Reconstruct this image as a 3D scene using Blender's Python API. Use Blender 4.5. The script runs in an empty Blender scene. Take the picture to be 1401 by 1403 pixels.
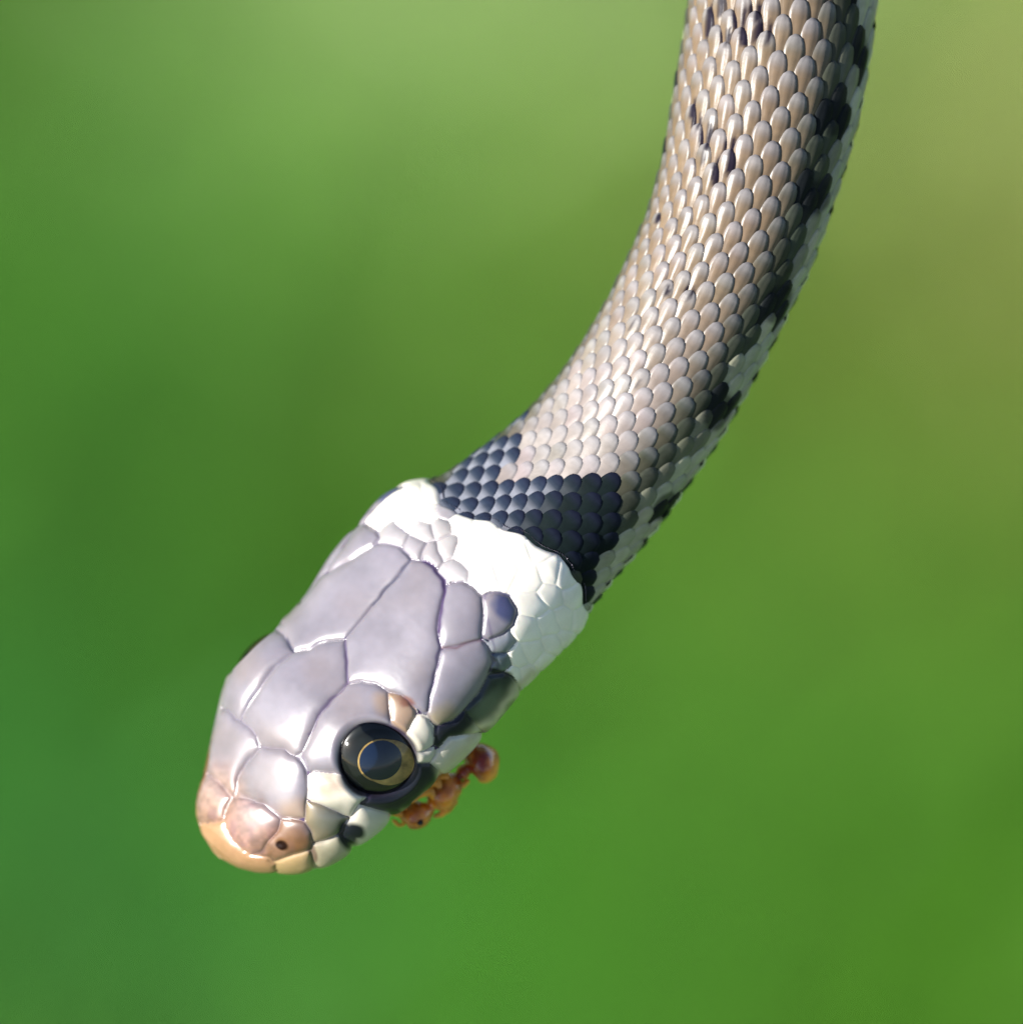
import bpy, math
import numpy as np
from mathutils import Matrix, Vector

# ------------------------------------------------------------------ camera, sky, sun, exposure
S = bpy.context.scene
COL = S.collection
S.unit_settings.system = 'METRIC'
S.unit_settings.scale_length = 0.0172          # one unit is 17 mm: a hatchling snake filling the frame

PITCH = math.radians(52)                       # the camera looks down on the meadow
CAM_D = 20.0                                   # lens to snake
HEIGHT = 42.0                                  # snake above the ground
AX = np.array([1.0, 0, 0])
AU = np.array([0, math.sin(PITCH), math.cos(PITCH)])
AV = np.array([0, -math.cos(PITCH), math.sin(PITCH)])
ORG = np.array([0, 0, HEIGHT])

def W(p):
    """snake-local axes (right, up, towards the viewer) -> world"""
    p = np.asarray(p, float)
    return ORG + p[..., 0:1] * AX + p[..., 1:2] * AU + p[..., 2:3] * AV

cam = bpy.data.cameras.new('camera')
camo = bpy.data.objects.new('camera', cam)
COL.objects.link(camo)
camo.matrix_world = Matrix(((AX[0], AU[0], AV[0], ORG[0] + AV[0] * CAM_D),
                            (AX[1], AU[1], AV[1], ORG[1] + AV[1] * CAM_D),
                            (AX[2], AU[2], AV[2], ORG[2] + AV[2] * CAM_D), (0, 0, 0, 1)))
cam.sensor_width = 36
cam.sensor_fit = 'HORIZONTAL'
cam.lens = 36 * CAM_D / 1.401
cam.clip_start = 0.5
cam.clip_end = 20000
cam.dof.use_dof = True
cam.dof.focus_distance = CAM_D - 0.10
cam.dof.aperture_fstop = 0.66
S.camera = camo

LDIR = np.array([-0.81, 0.05, 0.59])           # towards the sun, snake-local axes
LDIR = LDIR / np.linalg.norm(LDIR)
LW = LDIR[0] * AX + LDIR[1] * AU + LDIR[2] * AV
world = bpy.data.worlds.new("World")
S.world = world
world.use_nodes = True
wn = world.node_tree.nodes
sky = wn.new('ShaderNodeTexSky')
sky.sky_type = 'NISHITA'
sky.sun_disc = False
sky.sun_elevation = math.asin(LW[2])
sky.sun_rotation = math.atan2(LW[0], LW[1])
world.node_tree.links.new(sky.outputs[0], wn['Background'].inputs[0])
wn['Background'].inputs[1].default_value = 0.06
sun = bpy.data.lights.new('sun', 'SUN')
sun.energy = 4.2
sun.angle = math.radians(0.6)
sun.color = (1.0, 0.97, 0.92)
suno = bpy.data.objects.new('sun', sun)
COL.objects.link(suno)
suno.rotation_euler = Vector(LW).to_track_quat('Z', 'Y').to_euler()
suno.location = tuple(LW * 30 + ORG)
S.view_settings.view_transform = 'Standard'
S.view_settings.look = 'None'
S.view_settings.gamma = 1
S.view_settings.use_curve_mapping = False
S.view_settings.exposure = 1.3
S.cycles.use_denoising = True
S.cycles.max_bounces = 8

RS = np.random.RandomState(7)

# ------------------------------------------------------------------ helpers
def mat_col(name, rough=0.4, spec=0.5, noise=0.15, nscale=30.0, bump=0.1, bscale=60.0, coat=0.0,
            sub=0.0, transl=0.0, attr='Col', tint=(1, 1, 1, 1)):
    m = bpy.data.materials.new(name)
    m.use_nodes = True
    nt = m.node_tree
    N, L = nt.nodes, nt.links
    b = N['Principled BSDF']
    a = N.new('ShaderNodeVertexColor'); a.layer_name = attr
    tc = N.new('ShaderNodeTexCoord')
    nz = N.new('ShaderNodeTexNoise'); nz.inputs['Scale'].default_value = nscale
    nz.inputs['Detail'].default_value = 5
    L.new(tc.outputs['Object'], nz.inputs['Vector'])
    mr = N.new('ShaderNodeMapRange')
    mr.inputs[1].default_value = 0.25; mr.inputs[2].default_value = 0.75
    mr.inputs[3].default_value = 1 - noise; mr.inputs[4].default_value = 1 + noise
    L.new(nz.outputs[0], mr.inputs[0])
    mx = N.new('ShaderNodeMix'); mx.data_type = 'RGBA'; mx.blend_type = 'MULTIPLY'
    mx.inputs[0].default_value = 1
    L.new(a.outputs[0], mx.inputs[6]); L.new(mr.outputs[0], mx.inputs[7])
    L.new(mx.outputs[2], b.inputs['Base Color'])
    b.inputs['Roughness'].default_value = rough
    # dark pigmented keratin is duller than the pale shields
    bw = N.new('ShaderNodeRGBToBW'); L.new(a.outputs[0], bw.inputs[0])
    for sock, val in (('Specular IOR Level', spec), ('Coat Weight', coat)):
        sm = N.new('ShaderNodeMapRange'); sm.inputs[1].default_value = .008; sm.inputs[2].default_value = .09
        sm.inputs[3].default_value = val * .18; sm.inputs[4].default_value = val
        L.new(bw.outputs[0], sm.inputs[0]); L.new(sm.outputs[0], b.inputs[sock])
    b.inputs['Coat Roughness'].default_value = 0.25
    if sub > 0:
        b.inputs['Subsurface Weight'].default_value = sub
        b.inputs['Subsurface Radius'].default_value = (1.0, 0.45, 0.25)
        b.inputs['Subsurface Scale'].default_value = 0.02
    if bump > 0:
        nb = N.new('ShaderNodeTexNoise'); nb.inputs['Scale'].default_value = bscale
        nb.inputs['Detail'].default_value = 6
        L.new(tc.outputs['Object'], nb.inputs['Vector'])
        bp = N.new('ShaderNodeBump'); bp.inputs['Strength'].default_value = bump
        bp.inputs['Distance'].default_value = 0.003
        L.new(nb.outputs[0], bp.inputs['Height'])
        L.new(bp.outputs[0], b.inputs['Normal'])
    if transl > 0:
        t = N.new('ShaderNodeBsdfTranslucent')
        ms = N.new('ShaderNodeMixShader'); ms.inputs[0].default_value = transl
        L.new(mx.outputs[2], t.inputs[0])
        L.new(b.outputs[0], ms.inputs[1]); L.new(t.outputs[0], ms.inputs[2])
        L.new(ms.outputs[0], N['Material Output'].inputs[0])
    return m

def mesh_np(name, verts, faces, cols=None, smooth=True, mat=None):
    """faces: (n,3) or (n,4) int array"""
    me = bpy.data.meshes.new(name)
    verts = np.ascontiguousarray(verts, np.float32); faces = np.ascontiguousarray(faces, np.int32)
    k = faces.shape[1]
    me.vertices.add(len(verts)); me.vertices.foreach_set('co', verts.ravel())
    me.loops.add(faces.size); me.loops.foreach_set('vertex_index', faces.ravel())
    me.polygons.add(len(faces))
    me.polygons.foreach_set('loop_start', np.arange(0, faces.size, k, dtype=np.int32))
    me.update(calc_edges=True)
    if smooth:
        me.polygons.foreach_set('use_smooth', np.ones(len(faces), bool))
    if cols is not None:
        at = me.color_attributes.new('Col', 'FLOAT_COLOR', 'POINT')
        c = np.ones((len(verts), 4), np.float32); c[:, :3] = cols
        at.data.foreach_set('color', c.ravel())
    if mat: me.materials.append(mat)
    me.validate()
    return me

def link(name, me, parent=None, **props):
    o = bpy.data.objects.new(name, me)
    COL.objects.link(o)
    if parent: o.parent = parent
    for k, v in props.items(): o[k] = v
    return o

def smoothstep(a, b, x):
    t = np.clip((x - a) / (b - a), 0, 1)
    return t * t * (3 - 2 * t)

def gauss1(y, sig, n=1):
    r = int(3 * sig) + 1
    k = np.exp(-0.5 * (np.arange(-r, r + 1) / sig) ** 2); k /= k.sum()
    yp = np.concatenate([2 * y[0] - y[r:0:-1], y, 2 * y[-1] - y[-2:-r - 2:-1]])
    return np.convolve(yp, k, 'valid')

_h = np.random.RandomState(3).rand(64, 64)
def vnoise(x, y, s):
    """smooth value noise -1..1"""
    x = np.asarray(x) / s + 1000; y = np.asarray(y) / s + 1000
    xi = np.floor(x).astype(int); yi = np.floor(y).astype(int)
    fx = x - xi; fy = y - yi
    fx = fx * fx * (3 - 2 * fx); fy = fy * fy * (3 - 2 * fy)
    g = lambda a, b: _h[a % 64, b % 64]
    v = (g(xi, yi) * (1 - fx) + g(xi + 1, yi) * fx) * (1 - fy) + (g(xi, yi + 1) * (1 - fx) + g(xi + 1, yi + 1) * fx) * fy
    return v * 2 - 1

# ------------------------------------------------------------------ the meadow behind
def ground_material(name, c1, c2, c3):
    m = bpy.data.materials.new(name); m.use_nodes = True
    N, L = m.node_tree.nodes, m.node_tree.links
    b = N['Principled BSDF']; b.inputs['Roughness'].default_value = 0.9
    tc = N.new('ShaderNodeTexCoord')
    n1 = N.new('ShaderNodeTexNoise'); n1.inputs['Scale'].default_value = 0.12; n1.inputs['Detail'].default_value = 8
    n2 = N.new('ShaderNodeTexNoise'); n2.inputs['Scale'].default_value = 1.7; n2.inputs['Detail'].default_value = 8
    L.new(tc.outputs['Object'], n1.inputs[0]); L.new(tc.outputs['Object'], n2.inputs[0])
    r = N.new('ShaderNodeValToRGB')
    r.color_ramp.elements[0].position = 0.3; r.color_ramp.elements[0].color = c1
    r.color_ramp.elements[1].position = 0.7; r.color_ramp.elements[1].color = c2
    L.new(n1.outputs[0], r.inputs[0])
    mx = N.new('ShaderNodeMix'); mx.data_type = 'RGBA'
    L.new(n2.outputs[0], mx.inputs[0]); L.new(r.outputs[0], mx.inputs[6]); mx.inputs[7].default_value = c3
    L.new(mx.outputs[2], b.inputs['Base Color'])
    bp = N.new('ShaderNodeBump'); bp.inputs['Distance'].default_value = 0.4
    L.new(n2.outputs[0], bp.inputs['Height']); L.new(bp.outputs[0], b.inputs['Normal'])
    return m

gx = np.sinh(np.linspace(-6.2, 6.2, 161)) * 16
GX, GY = np.meshgrid(gx, gx + 0.0)
GZ = 0.6 * vnoise(GX, GY, 22) + 0.25 * vnoise(GX, GY, 7)
gv = np.stack([GX, GY + 50, GZ], -1).reshape(-1, 3)
ii = np.arange(160 * 161).reshape(160, 161)[:, :160].ravel()
gf = np.stack([ii, ii + 1, ii + 162, ii + 161], -1)
link('ground', mesh_np('ground', gv, gf, mat=ground_material('meadow soil', (.050, .14, .02, 1), (.09, .18, .035, 1), (.07, .09, .03, 1))), kind='structure')

# where the line of sight meets the ground
HIT = HEIGHT / math.tan(PITCH)
VIEWW = 1.401 * (CAM_D + HEIGHT / math.sin(PITCH)) / CAM_D      # width of ground in view

def gpos(px, py):
    """the spot of meadow that lies behind a place in the picture (used to say where the plants of each kind grow)"""
    x = (px - 700.5) / 1000 / CAM_D; y = (701.5 - py) / 1000 / CAM_D
    d = -AV + AX * x + AU * y
    o = ORG + AV * CAM_D
    k = -o[2] / d[2]
    return (o + d * k)[:2]

# kinds of growth: (spot, spread, colour)
PATCH = [((0, 0), 330, (.060, .130, .018)), ((60, 560), 330, (.040, .125, .016)), ((0, 1300), 380, (.028, .125, .022)),
         ((420, 140), 260, (.27, .32, .18)), ((700, 60), 260, (.30, .33, .20)), ((560, 500), 260, (.085, .165, .020)),
         ((800, 250), 220, (.18, .25, .075)), ((1330, 120), 230, (.34, .345, .17)), ((1380, 560), 200, (.20, .17, .055)),
         ((1250, 760), 260, (.16, .18, .035)), ((1150, 1000), 280, (.070, .150, .022)), ((1200, 1330), 320, (.075, .190, .014)),
         ((700, 1330), 320, (.050, .160, .013)), ((300, 980), 260, (.060, .140, .018)), ((950, 1150), 250, (.065, .160, .016)),
         ((250, 260), 200, (.120, .190, .050)), ((1050, 620), 200, (.110, .150, .024))]
PC = np.array([gpos(*p[0]) for p in PATCH]); PR = np.array([p[1] for p in PATCH]) / 1000 * VIEWW / 1.401
PK = np.array([p[2] for p in PATCH])

def meadow_col(x, y):
    w = np.zeros((len(x), len(PC)))
    for k in range(len(PC)):
        dx = x - PC[k, 0]; dy = (y - PC[k, 1]) * math.sin(PITCH)
        w[:, k] = np.exp(-(dx * dx + dy * dy) / (0.55 * PR[k]) ** 2)
    base = np.array([.07, .15, .022])
    far = 0.004
    c = (w @ PK + far * base) / (w.sum(1, keepdims=True) + far)
    return c * np.array([2.1, 2.25, 1.9])

def blades(n, x0, x1, y0, y1, len_, wid, lean):
    x = RS.uniform(x0, x1, n); y = RS.uniform(y0, y1, n)
    a = RS.uniform(0, 2 * np.pi, n); ln = len_ * RS.uniform(.5, 1.2, n); wd = wid * RS.uniform(.6, 1.3, n)
    le = lean * RS.uniform(.3, 1.3, n); az = RS.uniform(0, 2 * np.pi, n)
    K = 4
    V = np.zeros((n, 2 * K, 3))
    for k in range(K):
        f = k / (K - 1)
        hh = ln * (f - 0.35 * le * f * f); out = ln * le * f * f * .8
        hw = wd * (1 - f) ** .7 * .5 + .004
        cx = x + out * np.cos(az); cy = y + out * np.sin(az)
        for s_, sg in ((0, -1), (1, 1)):
            V[:, 2 * k + s_, 0] = cx + sg * hw * np.cos(a); V[:, 2 * k + s_, 1] = cy + sg * hw * np.sin(a)
            V[:, 2 * k + s_, 2] = hh - 0.3
    base = (np.arange(n) * 2 * K)[:, None, None]
    F = np.array([[2 * k, 2 * k + 1, 2 * k + 3, 2 * k + 2] for k in range(K - 1)])[None]
    col = meadow_col(x, y) * RS.uniform(.75, 1.25, (n, 1)) * (1 + RS.uniform(-.08, .08, (n, 3)))
    return V.reshape(-1, 3), (F + base).reshape(-1, 4), np.repeat(col, 2 * K, 0)

grass_m = mat_col('grass blade', rough=.55, spec=.3, noise=.1, nscale=2, bump=0, transl=.35)
v, f, c = blades(90000, -30, 30, HIT - 36, HIT + 44, 2.3, .34, 1.1)
link('grass', mesh_np('grass', v, f, c, smooth=False, mat=grass_m), kind='stuff',
     label='out of focus green meadow grass filling the whole background', category='grass')

# ------------------------------------------------------------------ the snake: centre line and outline
def catmull(P, n=24):
    P = np.array(P, float)
    Q = np.vstack([2 * P[0] - P[1], P, 2 * P[-1] - P[-2]])
    out = []
    for i in range(1, len(Q) - 2):
        t = np.linspace(0, 1, n, endpoint=False)[:, None]
        a, b, c_, d = Q[i - 1], Q[i], Q[i + 1], Q[i + 2]
        out.append(.5 * (2 * b + (c_ - a) * t + (2 * a - 5 * b + 4 * c_ - d) * t ** 2 + (3 * b - a - 3 * c_ + d) * t ** 3))
    out.append(P[-1:])
    return np.vstack(out)

CEN = [(305, 1178), (402, 1061), (491, 963), (584, 858), (645, 790), (722, 718), (800, 645), (875, 558), (943, 448),
       (1000, 325), (1040, 180), (1066, 60), (1080, -80), (1088, -260), (1080, -520), (1040, -850), (960, -1250),
       (840, -1700), (760, -2200), (770, -2700), (850, -3200)]
cl = catmull(CEN)
seg = np.r_[0, np.cumsum(np.hypot(*np.diff(cl, axis=0).T))]
TMAX = float(seg[-1])
TS = np.r_[np.linspace(0, 1, 60) ** 1.6 * 60, np.arange(62, TMAX, 2.0)]
CX = np.interp(TS, seg, cl[:, 0]); CY = np.interp(TS, seg, cl[:, 1])
tx = np.gradient(CX, TS); ty = np.gradient(CY, TS)
uni = np.arange(0, TMAX, 2.0)
def smooth_t(y, s):   # smoothing on a uniform table
    return np.interp(TS, uni, gauss1(np.interp(uni, TS, y), s / 2.0))
tx = smooth_t(tx, 14); ty = smooth_t(ty, 14)
tl = np.hypot(tx, ty); tx /= tl; ty /= tl
NX, NY = -ty, tx                                    # picture-plane normal (y down): towards the right/lower flank
LEFT = [(940, -300), (958, -100), (950, -40), (945, 0), (935, 60), (922, 140), (908, 220), (888, 290), (862, 350), (835, 405), (800, 465), (765, 515),
        (725, 560), (690, 590), (650, 620), (612, 648), (590, 657), (555, 669), (530, 685), (510, 705), (480, 735),
        (455, 768), (430, 800), (405, 832), (380, 858), (345, 882), (325, 905), (305, 940), (297, 975), (288, 1015),
        (279, 1058), (268, 1095), (268, 1118), (275, 1142), (290, 1165), (305, 1178)]
RIGHT = [(1215, -300), (1214, -100), (1206, -40), (1202, 0), (1192, 80), (1175, 170), (1155, 240), (1132, 310), (1110, 370), (1085, 420), (1050, 490),
         (1020, 545), (985, 605), (950, 655), (915, 705), (880, 750), (840, 795), (805, 840), (770, 882), (735, 922), (700, 958),
         (665, 1000), (640, 1028), (600, 1064), (555, 1098), (520, 1129), (475, 1166), (440, 1187), (410, 1195),
         (380, 1196), (350, 1194), (325, 1188), (305, 1178)]
def hit(side, sgn):
    P = np.array(side, float)
    out = np.full(len(TS), np.nan)
    for i in range(len(TS)):
        c0 = np.array([CX[i], CY[i]]); n_ = np.array([NX[i], NY[i]]) * sgn
        best = None
        d = P[1:] - P[:-1]; e = P[:-1] - c0
        den = n_[0] * d[:, 1] - n_[1] * d[:, 0]
        with np.errstate(all='ignore'):
            k = (e[:, 0] * d[:, 1] - e[:, 1] * d[:, 0]) / den
            u = (e[:, 0] * n_[1] - e[:, 1] * n_[0]) / den
        ok = (u >= -1e-6) & (u <= 1 + 1e-6) & (k > -1) & (k < 260)
        if ok.any(): out[i] = k[ok].min()
    return out
kr = hit(RIGHT, 1); kl = hit(LEFT, -1)
def fill(k, tail):
    good = ~np.isnan(k) & (TS < 1330)
    k = np.interp(TS, TS[good], k[good])
    return k
kr = fill(kr, 0); kl = fill(kl, 0)
kr[0] = kl[0] = 0
ks = smooth_t(kr, 9), smooth_t(kl, 9)
bl = smoothstep(20, 60, TS)
kr = kr * (1 - bl) + ks[0] * bl; kl = kl * (1 - bl) + ks[1] * bl
tail = 1 - smoothstep(2200, TMAX, TS) * .88
kr *= tail; kl *= tail

def shape_r(th, t):
    """unit cross-section radius: flat-topped head, round body"""
    hd = 1 - smoothstep(520, 900, t)                # 1 on the head
    n = 2.0 + (.45 + .45 * smoothstep(250, 420, t)) * hd
    top = .93 - .25 * hd - .06 * (1 - smoothstep(0, 260, t))
    bot = .93 - .33 * hd
    h = np.where(np.cos(th) >= 0, top, bot)
    return (np.abs(np.sin(th)) ** n + np.abs(np.cos(th) / h) ** n) ** (-1 / n)

def roll_at(t):
    return np.radians(np.interp(t, [0, 200, 420, 560, 760, 1000, 1400, TMAX], [39, 39, 39, 36, 31, 28, 27, 27]))

WW = np.zeros(len(TS)); OFF = np.zeros(len(TS))
tt = np.linspace(-np.pi, np.pi, 721)
for i, t in enumerate(TS):
    r = shape_r(tt, t); ph = roll_at(t)
    p = r * np.sin(tt) * math.cos(ph) - r * np.cos(tt) * math.sin(ph)
    WW[i] = (kr[i] + kl[i]) / (p.max() - p.min()); OFF[i] = kr[i] - WW[i] * p.max()
ZC = np.interp(TS, [0, 150, 330, 520, 640, 760, 950, 1200, 1600, 2400, TMAX], [-35, -22, -8, -12, -32, -38, -28, -20, -40, -250, -800])
ZC = smooth_t(ZC, 40)

def surf(t, th, h=0.0):
    """point on the snake (photo-pixel units: x right, y down, z to the viewer); h lifts it along the section normal"""
    t = np.asarray(t, float); th = np.asarray(th, float)
    it = lambda A: np.interp(t, TS, A)
    w, off, ph = it(WW), it(OFF), roll_at(t)
    r = shape_r(th, t)
    e = 1e-3
    r2 = shape_r(th + e, t)
    a, b = r * np.sin(th), r * np.cos(th)
    da, db = r2 * np.sin(th + e) - a, r2 * np.cos(th + e) - b
    dl = np.hypot(da, db)
    na, nb = -db / dl, da / dl                      # outward section normal: (db,-da) turned
    na, nb = np.where(na * a + nb * b < 0, -na, na), np.where(na * a + nb * b < 0, -nb, nb)
    # towards the snout tip the normal leans forward
    lean = np.exp(-t / 26.0)
    na, nb = na * (1 - .75 * lean), nb * (1 - .75 * lean)
    a = a * w + na * h; b = b * w + nb * h
    p = a * np.cos(ph) - b * np.sin(ph) + off; z = a * np.sin(ph) + b * np.cos(ph) + it(ZC)
    fw = -h * .8 * lean
    return np.stack([it(CX) + it(NX) * p + it(tx_) * fw, it(CY) + it(NY) * p + it(ty_) * fw, z], -1)
tx_, ty_ = tx, ty

def loc(P):
    """photo-pixel units -> snake-local units"""
    return np.stack([(P[..., 0] - 700.5) / 1000, (701.5 - P[..., 1]) / 1000, P[..., 2] / 1000], -1)
def topx(P):
    k = CAM_D / (CAM_D - P[..., 2] / 1000)
    return (P[..., 0] - 700.5) * k + 700.5, (P[..., 1] - 701.5) * k + 701.5

def inv(px, py):
    """(t, theta) of the visible skin point behind a picture point"""
    T, H = np.meshgrid(np.arange(2, 1500, 3.0), np.radians(np.arange(-58, 118, 1.0)), indexing='ij')
    x, y = topx(surf(T, H))
    k = np.argmin((x - px) ** 2 + (y - py) ** 2)
    return T.ravel()[k], H.ravel()[k]

def inside(px, py, poly):
    P = np.array(poly, float); r = np.zeros(px.shape, bool)
    j = len(P) - 1
    for i in range(len(P)):
        xi, yi, xj, yj = P[i, 0], P[i, 1], P[j, 0], P[j, 1]
        cnd = ((yi > py) != (yj > py))
        with np.errstate(all='ignore'):
            r ^= cnd & (px < (xj - xi) * (py - yi) / (yj - yi + 1e-12) + xi)
        j = i
    return r
def dist_poly(px, py, poly, closed=True):
    P = np.array(poly, float); d = np.full(px.shape, 1e9)
    n = len(P)
    for i in range(n if closed else n - 1):
        a, b = P[i], P[(i + 1) % n]
        ab = b - a; L2 = (ab ** 2).sum() + 1e-9
        u = np.clip(((px - a[0]) * ab[0] + (py - a[1]) * ab[1]) / L2, 0, 1)
        d = np.minimum(d, np.hypot(px - a[0] - u * ab[0], py - a[1] - u * ab[1]))
    return d

# ------------------------------------------------------------------ head shields
PLATES = {
 'parietal_r': [(563, 770), (571, 770), (585, 772), (598, 780), (609, 796), (610, 806), (603, 830), (598, 860), (603, 888), (598, 915), (592, 945), (585, 977), (579, 976), (566, 966), (550, 955), (533, 947), (515, 938), (495, 933), (475, 936), (476, 905), (473, 876), (495, 850), (520, 822), (545, 790)],
 'parietal_l': [(563, 770), (545, 790), (520, 822), (495, 850), (473, 876), (450, 878), (425, 888), (402, 894), (396, 880), (376, 858), (355, 850), (400, 780), (445, 787), (480, 768), (512, 750), (530, 748), (548, 752), (558, 760)],
 'frontal': [(473, 876), (476, 905), (475, 936), (455, 960), (438, 980), (424, 1008), (414, 1030), (404, 1035), (390, 1028), (375, 1025), (357, 1024), (352, 1008), (342, 997), (328, 987), (343, 962), (363, 934), (386, 907), (402, 894), (425, 888), (450, 878)],
 'supraocular_r': [(475, 936), (495, 933), (515, 938), (532, 948), (534, 968), (534, 990), (518, 1020), (480, 1062), (463, 1060), (440, 1058), (422, 1058), (414, 1030), (424, 1008), (438, 980), (455, 960)],
 'supraocular_l': [(402, 894), (386, 907), (363, 934), (343, 962), (328, 987), (312, 975), (296, 966), (270, 960), (300, 850), (376, 858), (396, 880)],
 'prefrontal_r': [(357, 1024), (375, 1025), (390, 1028), (404, 1035), (414, 1046), (419, 1062), (421, 1080), (421, 1095), (419, 1120), (400, 1121), (386, 1118), (368, 1106), (345, 1095), (327, 1083), (326, 1070), (331, 1055), (345, 1037)],
 'prefrontal_l': [(296, 966), (312, 975), (328, 987), (342, 997), (352, 1008), (357, 1024), (345, 1037), (331, 1055), (326, 1070), (320, 1090), (300, 1070), (277, 1056), (250, 1050), (260, 960)],
 'internasal_l': [(277, 1056), (300, 1073), (318, 1093), (308, 1110), (307, 1124), (283, 1128), (240, 1130), (240, 1050)],
 'internasal_r': [(318, 1095), (345, 1095), (368, 1106), (384, 1122), (380, 1140), (366, 1155), (358, 1166), (345, 1170), (334, 1166), (318, 1150), (309, 1134), (307, 1122)],
 'nasal_r': [(384, 1122), (400, 1122), (418, 1126), (427, 1140), (429, 1152), (425, 1164), (402, 1169), (378, 1178), (360, 1172), (366, 1156), (380, 1140)],
 'rostral': [(283, 1128), (307, 1126), (311, 1138), (320, 1152), (334, 1167), (350, 1172), (365, 1176), (378, 1184), (380, 1215), (300, 1215), (240, 1160), (240, 1130)],
 'labial_1': [(378, 1181), (402, 1170), (425, 1165), (428, 1178), (432, 1215), (380, 1215)],
 'labial_2': [(428, 1158), (445, 1152), (462, 1143), (476, 1150), (482, 1160), (500, 1200), (432, 1215), (427, 1180)],
 'labial_3': [(464, 1142), (472, 1128), (482, 1119), (492, 1102), (510, 1108), (532, 1114), (560, 1140), (500, 1200), (482, 1158)],
 'loreal': [(421, 1096), (441, 1104), (462, 1112), (480, 1120), (470, 1130), (462, 1143), (445, 1151), (430, 1154), (427, 1140), (418, 1124)],
 'preocular': [(422, 1059), (440, 1059), (463, 1060), (500, 1085), (492, 1102), (480, 1119), (460, 1111), (441, 1103), (421, 1095), (420, 1078)],
 'postocular_1': [(532, 949), (548, 953), (560, 962), (568, 974), (567, 984), (555, 1005), (535, 990)],
 'postocular_2': [(567, 984), (575, 980), (584, 983), (592, 996), (595, 1010), (593, 1022), (580, 1029), (560, 1028), (556, 1004)],
 'postocular_3': [(580, 1029), (594, 1024), (595, 1036), (589, 1047), (570, 1044), (565, 1030)],
 'labial_4': [(492, 1102), (530, 1075), (566, 1044), (590, 1048), (603, 1057), (585, 1075), (560, 1094), (545, 1125), (532, 1114), (510, 1108)],
 'labial_5': [(590, 1047), (598, 1030), (616, 1011), (640, 1005), (660, 1004), (690, 1020), (640, 1090), (606, 1060)],
 'temporal_low': [(599, 995), (618, 990), (637, 974), (662, 1003), (640, 1006), (616, 1010), (600, 1026), (593, 1022), (595, 1008)],
 'temporal_dark': [(637, 974), (655, 952), (669, 928), (690, 922), (704, 932), (720, 960), (690, 1010), (660, 1003)],
 'temporal_a': [(611, 806), (620, 800), (635, 799), (650, 806), (661, 818), (661, 845), (658, 876), (630, 884), (604, 890), (599, 862), (604, 832)],
 'temporal_b': [(604, 892), (630, 885), (658, 878), (668, 890), (675, 907), (669, 926), (654, 950), (636, 972), (618, 988), (600, 995), (585, 978), (592, 945), (598, 916)],
 'temporal_l': [(445, 786), (480, 767), (512, 750), (520, 740), (516, 730), (502, 720), (480, 700), (400, 770)],
 'nape_tip': [(661, 818), (672, 812), (684, 812), (698, 816), (706, 834), (702, 856), (690, 868), (668, 878), (660, 872), (662, 845)],
}
SEEDS = [(541, 736), (582, 732), (572, 753), (592, 760), (606, 727), (613, 752), (623, 783), (663, 785), (640, 762),
         (684, 882), (688, 908), (523, 708), (548, 692), (572, 682), (594, 676), (590, 705), (560, 712), (612, 700), (634, 718), (650, 740),
         (664, 722), (682, 745), (700, 733), (716, 764), (738, 757), (696, 776), (726, 792), (752, 782), (774, 788),
         (752, 815), (730, 828), (782, 815), (770, 842), (748, 852), (722, 862), (728, 892), (758, 880), (790, 845), (708, 902),
         (700, 925), (722, 925), (745, 905), (770, 875), (745, 935), (720, 955), (412, 822)]
BACK = [(560, 610), (594, 654), (606, 672), (613, 690), (622, 704), (650, 705), (675, 712), (700, 721), (722, 733), (745, 747), (768, 760), (785, 773), (797, 792), (802, 815), (803, 840), (840, 880)]
BKI = sorted([(inv(x, y)[1], inv(x, y)[0]) for x, y in BACK[1:-1]])
BKA = np.array([b[0] for b in BKI]); BKT = gauss1(np.array([b[1] for b in BKI], float), .8)
_m = .5 * (BKT[0] + BKT[-1])
BKA = np.r_[-math.pi, BKA, math.pi]; BKT = np.r_[_m, BKT, _m]
def t_back(th): return np.interp(th, BKA, BKT) + 2.6 * np.sin(th * 14)
HEADZONE = BACK + [(840, 1300), (100, 1300), (100, 610)]
ANG0, ANG1 = math.radians(-56), math.radians(117)

hd_t = np.r_[np.linspace(0.02, 1, 50) ** 1.6 * 36, np.arange(37.2, 640, 1.2)]
hd_a = np.radians(np.r_[np.arange(-180, -118, 3.0), np.arange(-118, -62, 1.0), np.arange(-62, 122, .46), np.arange(122, 180.1, 3.0)])
HT, HA = np.meshgrid(hd_t, hd_a, indexing='ij')
P0 = surf(HT, HA)
mirror = HA < ANG0
MA = np.where(mirror, -HA, HA)
PM = surf(HT, MA)
mx_, my_ = topx(PM)
mx_ += 1.6 * vnoise(HT, MA * 150, 17); my_ += 1.6 * vnoise(HT + 300, MA * 150, 17)
limb = np.abs(HA) > np.interp(HT, [0, 60, 200, 640], [2.4, 2.02, 2.03, 2.04])      # underside of the jaw

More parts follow.
